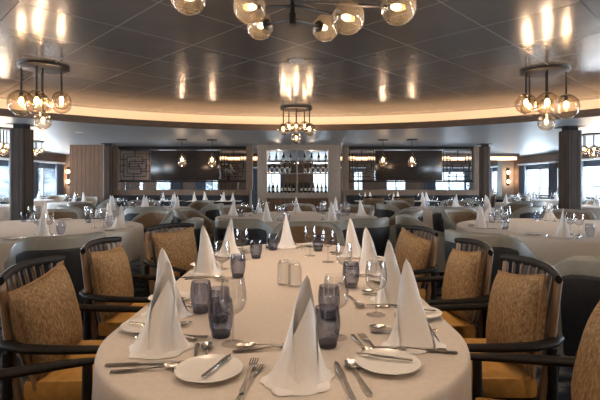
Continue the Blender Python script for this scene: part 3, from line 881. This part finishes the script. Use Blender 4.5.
S6 = [-70, -130, 170, 110, 50, -10]
round_table(-2.95, 8.55, .85, 6, 'behind the left big table', S6, S6)
round_table(2.95, 8.55, .85, 6, 'behind the right big table', [180 - a for a in S6], [180 - a for a in S6])
for (x, y, r, nm, aa) in ((-6.4, 9.7, .6, 'by the left column', (-100, 180)), (-5.6, 11.0, .5, 'by the wood block', (0, 95)), (-7.5, 12.5, .6, 'by the far left window', (-100, 80)),
                      (5.25, 10.6, .6, 'left of the right column', (-110, 70, 170)), (6.9, 12.7, .6, 'by the far right window', (-80, 100, 170)), (6.2, 9.3, .6, 'right of the right column', (-60, 55))):
    round_table(x, y, r, 3, nm, aa, [a_ + 8 for a_ in aa], drop=.3)
# extra chairs seen near the oval table
o = K_tub.put((TX + .12, 4.22, 0), R(-90) - PI / 2, 'grey tub chair facing the camera at the far end of the oval table', 'tub chair')
o = K_tub.put((1.80, 2.58, 0), R(78) - PI / 2, 'grey tub chair with navy back behind the right row of armchairs', 'tub chair')
# two-seat tables along the banquettes
def mk_small_table():
    t = thing('small_table')
    MB().box(-.32, .32, -.32, .32, .72, .75, .005).build('tabletop', M['charcoal'], t)
    pedestal(t, .25); return t
K_small = Kind(mk_small_table)
for i, pxx in enumerate((169, 200, 228, 368, 396, 425)):
    x = (pxx - 300) * 11.3 / F; y = 11.75
    x = (pxx - 300) * y / F
    side = 'left' if x < 0 else 'right'
    ordered(K_small.put((x, y, 0)), 'small square table at the %s banquette' % side, 'table', 'two-seat tables at the banquettes')
    o = link('table_runner', MB().box(-.33, .33, -.33, .33, .7505, .7545, .002).mesh('table_runner', M['daylit_cloth']) if i == 0 else bpy.data.meshes['table_runner']); o.location = (x, y, 0)
    ordered(o, 'white cloth square on a small table at the %s banquette' % side, 'tablecloth', 'cloths on the two-seat tables')
    for s in (-1, 1):
        ordered(napkin((x + s * .10, y + s * .18, ZT), random.random() * 6, False), 'peaked white napkin on the small tables at the %s banquette' % side, 'napkin', 'napkins on the two-seat tables')
    ordered(K_wine_far.put((x - .17, y + .05, ZT)), 'wine glass on the small tables at the %s banquette' % side, 'wine glass', 'wine glasses on the two-seat tables')
    if i not in (3, 4): continue
    o = K_chair.put((x, y - .62, 0), 0); ordered(o, 'spindle armchair at the small tables of the %s banquette' % side, 'armchair', 'armchairs at the two-seat tables')

# ------------------------------------------------------------------ lamps
WARM = (1.0, .75, .55)
def lamp(x, y, z, w, parent=None, rad=.03):
    l = bpy.data.lights.new('bulb_light', 'POINT'); l.energy = w; l.color = WARM; l.shadow_soft_size = rad
    o = bpy.data.objects.new('bulb_light', l); C.objects.link(o); o.location = (x, y, z)
    if parent: o.parent = parent
    return o
def globe(t, x, y, z, r, axis=None, w=4.0):
    """clear globe on a dark cap with a small warm bulb in it; axis points from the cap to the globe centre"""
    ax = (axis or Vector((0, 0, -1))).normalized()
    rot = Vector((0, 0, -1)).rotation_difference(ax).to_matrix().to_4x4()
    prof = [(r * math.sin(a), r * math.cos(a)) for a in (R(18 + (180 - 18) * i / 16) for i in range(17))]
    g = MB().lathe(prof, 26).build('globe', M['globe'], t, ang=80); g.matrix_local = Matrix.Translation((x, y, z)) @ rot
    MB().lathe([(0, r * 1.02), (r * .16, r * 1.02), (r * .40, r * .93), (r * .40, r * .88), (r * .14, r * .86), (r * .14, r * .45), (0, r * .45)], 16).build('cap', M['black'], g)
    br = .2 * r
    MB().lathe([(0, r * .46), (br * .5, r * .42), (br, r * .16), (br * .9, 0), (br * .4, -r * .14), (0, -r * .16)], 12).build('bulb', M['bulb'], g)
    p = Vector((x, y, z)) + ax * r * .52
    lamp(p.x, p.y, p.z, w, t, .015)
    return g
# cluster of globes on rods under a round plate
def cluster(x, y, ztop, label, plate_r, spec, w, low):
    t = thing('globe_cluster', label, 'pendant light', (x, y, ztop), 0, 'globe lamp clusters')
    MB().lathe([(0, 0), (plate_r, 0), (plate_r, -.028), (plate_r - .012, -.034), (0, -.034)], 40).build('ceiling_plate', M['bronze'], t)
    for (a, rr, z, r) in spec:
        gx, gy = rr * math.cos(R(a)), rr * math.sin(R(a))
        MB().tube([(gx, gy, -.03), (gx, gy, z + r * .95)], .011, 8).build('rod', M['bronze'], t)
        globe(t, gx, gy, z, r, None, w)
    return t
SP1 = [(195, .235, -.44, .145), (125, .22, -.41, .11), (262, .12, -.445, .135), (55, .20, -.42, .11), (-12, .235, -.41, .105), (275, .03, -.645, .096)]
SP2 = [(183, .235, -.41, .12), (252, .13, -.43, .135), (115, .21, -.42, .105), (58, .2, -.42, .105), (-10, .235, -.45, .145), (270, .03, -.64, .096)]
WB = 5
cluster(-2.98, 5.24, ZU, 'globe lamp cluster on rods above the left big round table', .27, SP1, WB, 0)
cluster(2.95, 5.42, ZU, 'globe lamp cluster on rods above the right big round table', .27, SP2, WB, 0)
SP3 = [(195, .24, -.40, .105), (125, .24, -.33, .10), (50, .24, -.32, .10), (-15, .25, -.40, .115), (270, .1, -.36, .085), (280, .02, -.56, .095)]
cluster(-.07, 8.2, ZU, 'globe lamp cluster above the table before the bar display', .29, SP3, WB, 0)
SP4 = [(180, .20, -.34, .095), (110, .18, -.34, .085), (250, .08, -.34, .095), (0, .2, -.34, .09), (270, .02, -.45, .085)]
cluster(6.35, 9.75, ZL, 'globe lamp cluster right of the right column', .24, SP4, 7.0, 0)
cluster(-5.75, 8.75, ZL, 'globe lamp cluster cut by the left picture edge', .24, SP4, 7.0, 0)
cluster(-6.7, 11.4, ZL, 'small distant globe lamp cluster just right of the left column', .20, [(a, r_ * .8, z * .72, q * .72) for a, r_, z, q in SP4], 6.0, 0)

cluster(-2.97, -.30, ZU, 'unseen globe lamp cluster added behind the camera, window side to the left', .27, SP1, 13, 0)  # both clusters unseen, added to light the napkin fronts
cluster(2.97, -.30, ZU, 'unseen globe lamp cluster added behind the camera, window side to the right', .27, SP2, 13, 0)
for x, y, nm in ((-.75, .55, 'near left'), (.75, .55, 'near right'), (-.55, 2.9, 'far left'), (.55, 2.9, 'far right')):  # fill lights added out of view to brighten the table and napkins
    t = thing('fill_downlight', 'added unseen fill light over the oval table, %s' % nm, 'fill light', (x, y, ZU), 0, 'added fill lights')
    MB().lathe([(.045, 0), (.07, -.002), (.07, -.01), (.05, -.01), (.045, 0)], 24).build('trim_ring', M['black'], t)
    MB().lathe([(0, -.001), (.045, -.001), (.045, -.003), (0, -.003)], 20).build('lens', M['spot'], t)
    l = bpy.data.lights.new('fill_beam', 'SPOT'); l.energy = 48; l.color = WARM; l.spot_size = R(95); l.spot_blend = .8; l.shadow_soft_size = .04
    q = bpy.data.objects.new('fill_beam', l); C.objects.link(q); q.parent = t; q.location = (0, 0, -.02)
# branching lamp above the oval table
t = thing('branching_chandelier', 'dark branching chandelier with smoked globes over the oval table', 'chandelier', (-.04, 2.42, ZU))
MB().lathe([(0, 0), (.09, 0), (.09, -.025), (0, -.03)], 28).build('ceiling_plate', M['black'], t)
HB = 2.10
MB().tube([(0, 0, -.02), (0, 0, HB - ZU)], .014, 10).build('stem', M['black'], t)
G = [(-.236, 2.65, 2.169, .080), (.150, 2.70, 2.174, .080), (.235, 2.20, 2.052, .081), (-.244, 2.20, 2.105, .081), (-.52, 2.10, 2.112, .081), (.450, 2.06, 2.050, .081)]
HZ = [2.125, 2.125, 2.20, 2.195, 2.24, 2.22]
for (gx, gy, gz, r), hz in zip(G, HZ):
    p = Vector((gx + .04, gy - 2.42, gz - ZU)); h = Vector((0, 0, hz - ZU))
    d_ = (p - h); ax = d_.normalized(); e = p - ax * r * .9
    MB().tube([tuple(h), tuple(e)], .0085, 8).build('arm', M['black'], t)
    globe(t, p.x, p.y, p.z, r, ax, 7)
MB().lathe([(0, .03), (.022, .03), (.022, -.03), (0, -.03)], 16, (0, 0, 2.125 - ZU)).build('hub', M['black'], t)

# jar pendants over the banquette tables
def mk_pend():
    t = thing('jar_pendant')
    MB().lathe([(0, 0), (.13, 0), (.13, -.02), (0, -.03)], 24).build('ceiling_rose', M['bronze'], t)
    MB().tube([(0, 0, -.02), (0, 0, -.36)], .008, 8).build('rod', M['bronze'], t)
    g = MB().lathe([(.03, -.36), (.045, -.40), (.075, -.45), (.095, -.52), (.095, -.60), (.075, -.655)], 20).build('globe', M['globe'], t, ang=80)
    MB().lathe([(0, -.34), (.035, -.35), (.035, -.41), (0, -.42)], 14).build('cap', M['bronze'], g)
    MB().lathe([(0, -.44), (.02, -.46), (.03, -.50), (.015, -.54), (0, -.545)], 12).build('bulb', M['bulb'], g)
    return t
K_pend = Kind(mk_pend)
for pxx, d in ((182, 10.95), (212, 11.05), (383, 11.05), (412, 10.95)):
    x = (pxx - 300) * d / F
    o = K_pend.put((x, d, ZL)); ordered(o, 'smoked glass jar pendant over the %s banquette' % ('left' if x < 0 else 'right'), 'pendant light', 'jar pendants')
    lamp(x, d, ZL - .60, 7, None, .02)

for x in (-.55, .40):  # unseen spots added to warm the shelves
    t = thing('added_cabinet_spot', 'small added warm spot inside the bar display, %s bay' % ('left' if x < 0 else 'right'), 'spotlight', (-.07 + x, YD + .05, 2.14))
    MB().lathe([(0, 0), (.03, 0), (.03, -.02), (0, -.02)], 14).build('housing', M['bronze'], t)
    lamp(0, 0, -.06, 5, t, .02)
# pilaster sconces
for (x, x0, x1, y, nm) in ((-8.90, -XW, -8.72, 17.3, 'left'), (8.75, 8.5, XW, 18.95, 'right')):
    struct(MB().box(x0, x1, y, y + .4, 0, ZL).build('trim_pilaster_' + nm, M['greige'], smooth=False))
    t = thing('wall_sconce', 'pair of glowing gold discs on the %s wall pilaster' % nm, 'wall light', (x, y - .002, 1.45), 0, 'wall sconces')
    MB().box(-.06, .06, -.02, 0, -.34, .38, .004).build('back_plate', M['bronze'], t)
    for z in (.20, -.18):
        q = MB(); q.lathe([(0, 0), (.075, 0), (.075, .015), (0, .02)], 20, mt=Matrix.Translation((0, -.05, z)) @ Matrix.Rotation(PI / 2, 4, 'X')); q.build('disc', M['sconce'], t)
        lamp(0, -.16, z, 7, t)

# ceiling details
def mk_spot():
    t = thing('recessed_spot')
    MB().lathe([(.045, 0), (.085, -.002), (.085, -.012), (.05, -.012), (.045, 0)], 28).build('trim_ring', M['white'], t)
    MB().lathe([(0, -.002), (.045, -.002), (.045, -.004), (0, -.004)], 24).build('lens', M['white'], t)
    return t
K_spot = Kind(mk_spot)
K_spot.put((-.03, 450 * 1.35 / 121.5, ZU), 0, 'round white ceiling speaker ahead of the branching chandelier', 'ceiling speaker')
for x, y, nm in ((-4.6, 9.4, 'near the left column'), (5.6, 13.2, 'near the right rear column')):
    K_spot.put((x, y, ZL), 0, 'round white ceiling fitting on the outer ceiling, ' + nm, 'ceiling fitting')

# vase of white flowers beyond the fretwork, and lamp on the divider end
t = thing('flower_vase', 'vase of white flowers on the shelf behind the left dark panel', 'vase', ((229 - 300) * 14.2 / F, 14.2, 1.25))
MB().lathe([(0, 0), (.05, 0), (.075, .06), (.06, .15), (.03, .19), (.035, .21)], 18).build('vase', M['bronze'], t)
fl = MB(); st = MB()
for i in range(22):
    a = random.uniform(0, 6.28); q = random.uniform(.02, .2); z = .28 + random.uniform(0, .28)
    p = (q * math.cos(a), q * math.sin(a) * .6, z)
    st.tube([(0, 0, .18), (p[0] * .5, p[1] * .5, z * .7), p], .003, 5)
    fl.lathe([(0, -.02), (.035, .0), (.045, .02), (.02, .03), (0, .02)], 8, p)
st.build('stem', M['leafm'], t); fl.build('bloom', M['flower'], t)
t = thing('shelf_console', 'tall wood console carrying the vase of white flowers', 'console', ((229 - 300) * 14.2 / F, 14.2, 0))
MB().box(-.3, .3, -.16, .16, 1.21, 1.25, .004).build('top', M['walnut'], t); MB().box(-.28, .28, -.14, .14, 0, 1.21).build('body', M['walnut'], t, smooth=False)
MB().box(-.3, .3, .17, .19, 1.21, 1.95).build('back_board', M['walnut'], t, smooth=False)
lamp((229 - 300) * 14.2 / F, 13.85, 1.95, 1.2)
t = thing('table_lamp', 'black shaded table lamp on the right end of the divider wall', 'lamp', (5.45, YP, 1.02))
MB().lathe([(0, 0), (.06, 0), (.06, .015), (.012, .03), (.012, .22), (0, .22)], 16).build('base', M['white'], t)
MB().lathe([(.075, .18), (.065, .38)], 20).build('lamp_shade', M['shade'], t)

# ------------------------------------------------------------------ outside
o = MB().box(-900, 900, -900, 900, -9.2, -9).build('sea', M['sea'], smooth=False); struct(o)
def mountain(name, pts, n=40):
    mb = MB(); rnd = random.Random(5)
    (x0, y0), (x1, y1), w, h = pts
    vs = []; m_ = 16
    for i in range(n + 1):
        u = i / n; cx, cy = x0 + (x1 - x0) * u, y0 + (y1 - y0) * u
        dx, dy = (y1 - y0), -(x1 - x0); L = math.hypot(dx, dy); dx /= L; dy /= L
        hh = h * (.6 + .25 * math.sin(u * 9) + .2 * math.sin(u * 23 + 1) + rnd.uniform(-.06, .06))
        for j in range(m_ + 1):
            v = -1 + 2 * j / m_
            vs.append((cx + dx * v * w, cy + dy * v * w, -9 + hh * max(0, 1 - abs(v)) ** .9 + rnd.uniform(-2, 2) * (1 - abs(v))))
    q = m_ + 1
    mb.add(vs, [(i * q + j, (i + 1) * q + j, (i + 1) * q + j + 1, i * q + j + 1) for i in range(n) for j in range(m_)])
    return struct(mb.build(name, M['mount'], ang=80))
mountain('mountain_left', ((-320, -100), (-230, 620), 130, 150))
mountain('mountain_right', ((700, 100), (650, 800), 150, 45))
w = bpy.data.worlds.new('world'); scn.world = w; w.use_nodes = True
nt = w.node_tree; bg = nt.nodes['Background']
tc = nt.nodes.new('ShaderNodeTexCoord'); sep = nt.nodes.new('ShaderNodeSeparateXYZ'); nt.links.new(tc.outputs['Generated'], sep.inputs[0])
r = ramp(nt, [(0, (.62, .74, .84, 1)), (.5, (.80, .90, .97, 1)), (1, (.55, .68, .85, 1))])
mr = nt.nodes.new('ShaderNodeMapRange'); mr.inputs[1].default_value = -1; mr.inputs[2].default_value = 1
nt.links.new(sep.outputs['Z'], mr.inputs[0]); nt.links.new(mr.outputs[0], r.inputs['Fac']); nt.links.new(r.outputs[0], bg.inputs['Color'])
bg.inputs['Strength'].default_value = 3.0
# portals steer sky sampling through the window bands
for x, rot, y0, y1 in ((-XW + .02, R(-90), 0, 21.2), (XW - .02, R(90), 0, 21.4)):
    l = bpy.data.lights.new('sky_portal', 'AREA'); l.shape = 'RECTANGLE'; l.size = ZH - ZS; l.size_y = y1 - y0; l.cycles.is_portal = True
    o = bpy.data.objects.new('sky_portal', l); C.objects.link(o); o.location = (x, (y0 + y1) / 2, (ZS + ZH) / 2); o.rotation_euler = (0, rot, 0)

# daylight falling in at each window
for (x, rot, ww) in ((-XW - .14, -90, WINS['left']), (XW + .14, 90, WINS['right'])):
    for a0, a1 in ww:
        l = bpy.data.lights.new('window_daylight', 'AREA'); l.shape = 'RECTANGLE'; l.size = ZH - ZS; l.size_y = a1 - a0
        l.energy = 115 * (a1 - a0); l.color = (.78, .89, 1.0)
        o = bpy.data.objects.new('window_daylight', l); C.objects.link(o); o.location = (x, (a0 + a1) / 2, (ZS + ZH) / 2); o.rotation_euler = (0, R(rot), 0)

for a0, a1 in BACK:
    l = bpy.data.lights.new('window_daylight', 'AREA'); l.shape = 'RECTANGLE'; l.size = a1 - a0; l.size_y = ZH - ZS
    l.energy = 75 * (a1 - a0); l.color = (.78, .89, 1.0)
    o = bpy.data.objects.new('window_daylight', l); C.objects.link(o); o.location = ((a0 + a1) / 2, YB + .14, (ZS + ZH) / 2); o.rotation_euler = (R(-90), 0, 0)

finish_labels()
scn.view_settings.view_transform = 'Standard'; scn.view_settings.look = 'None'
scn.view_settings.gamma = 1; scn.view_settings.use_curve_mapping = False
scn.view_settings.exposure = 0.0
scn.cycles.transparent_max_bounces = 24
scn.cycles.max_bounces = 10
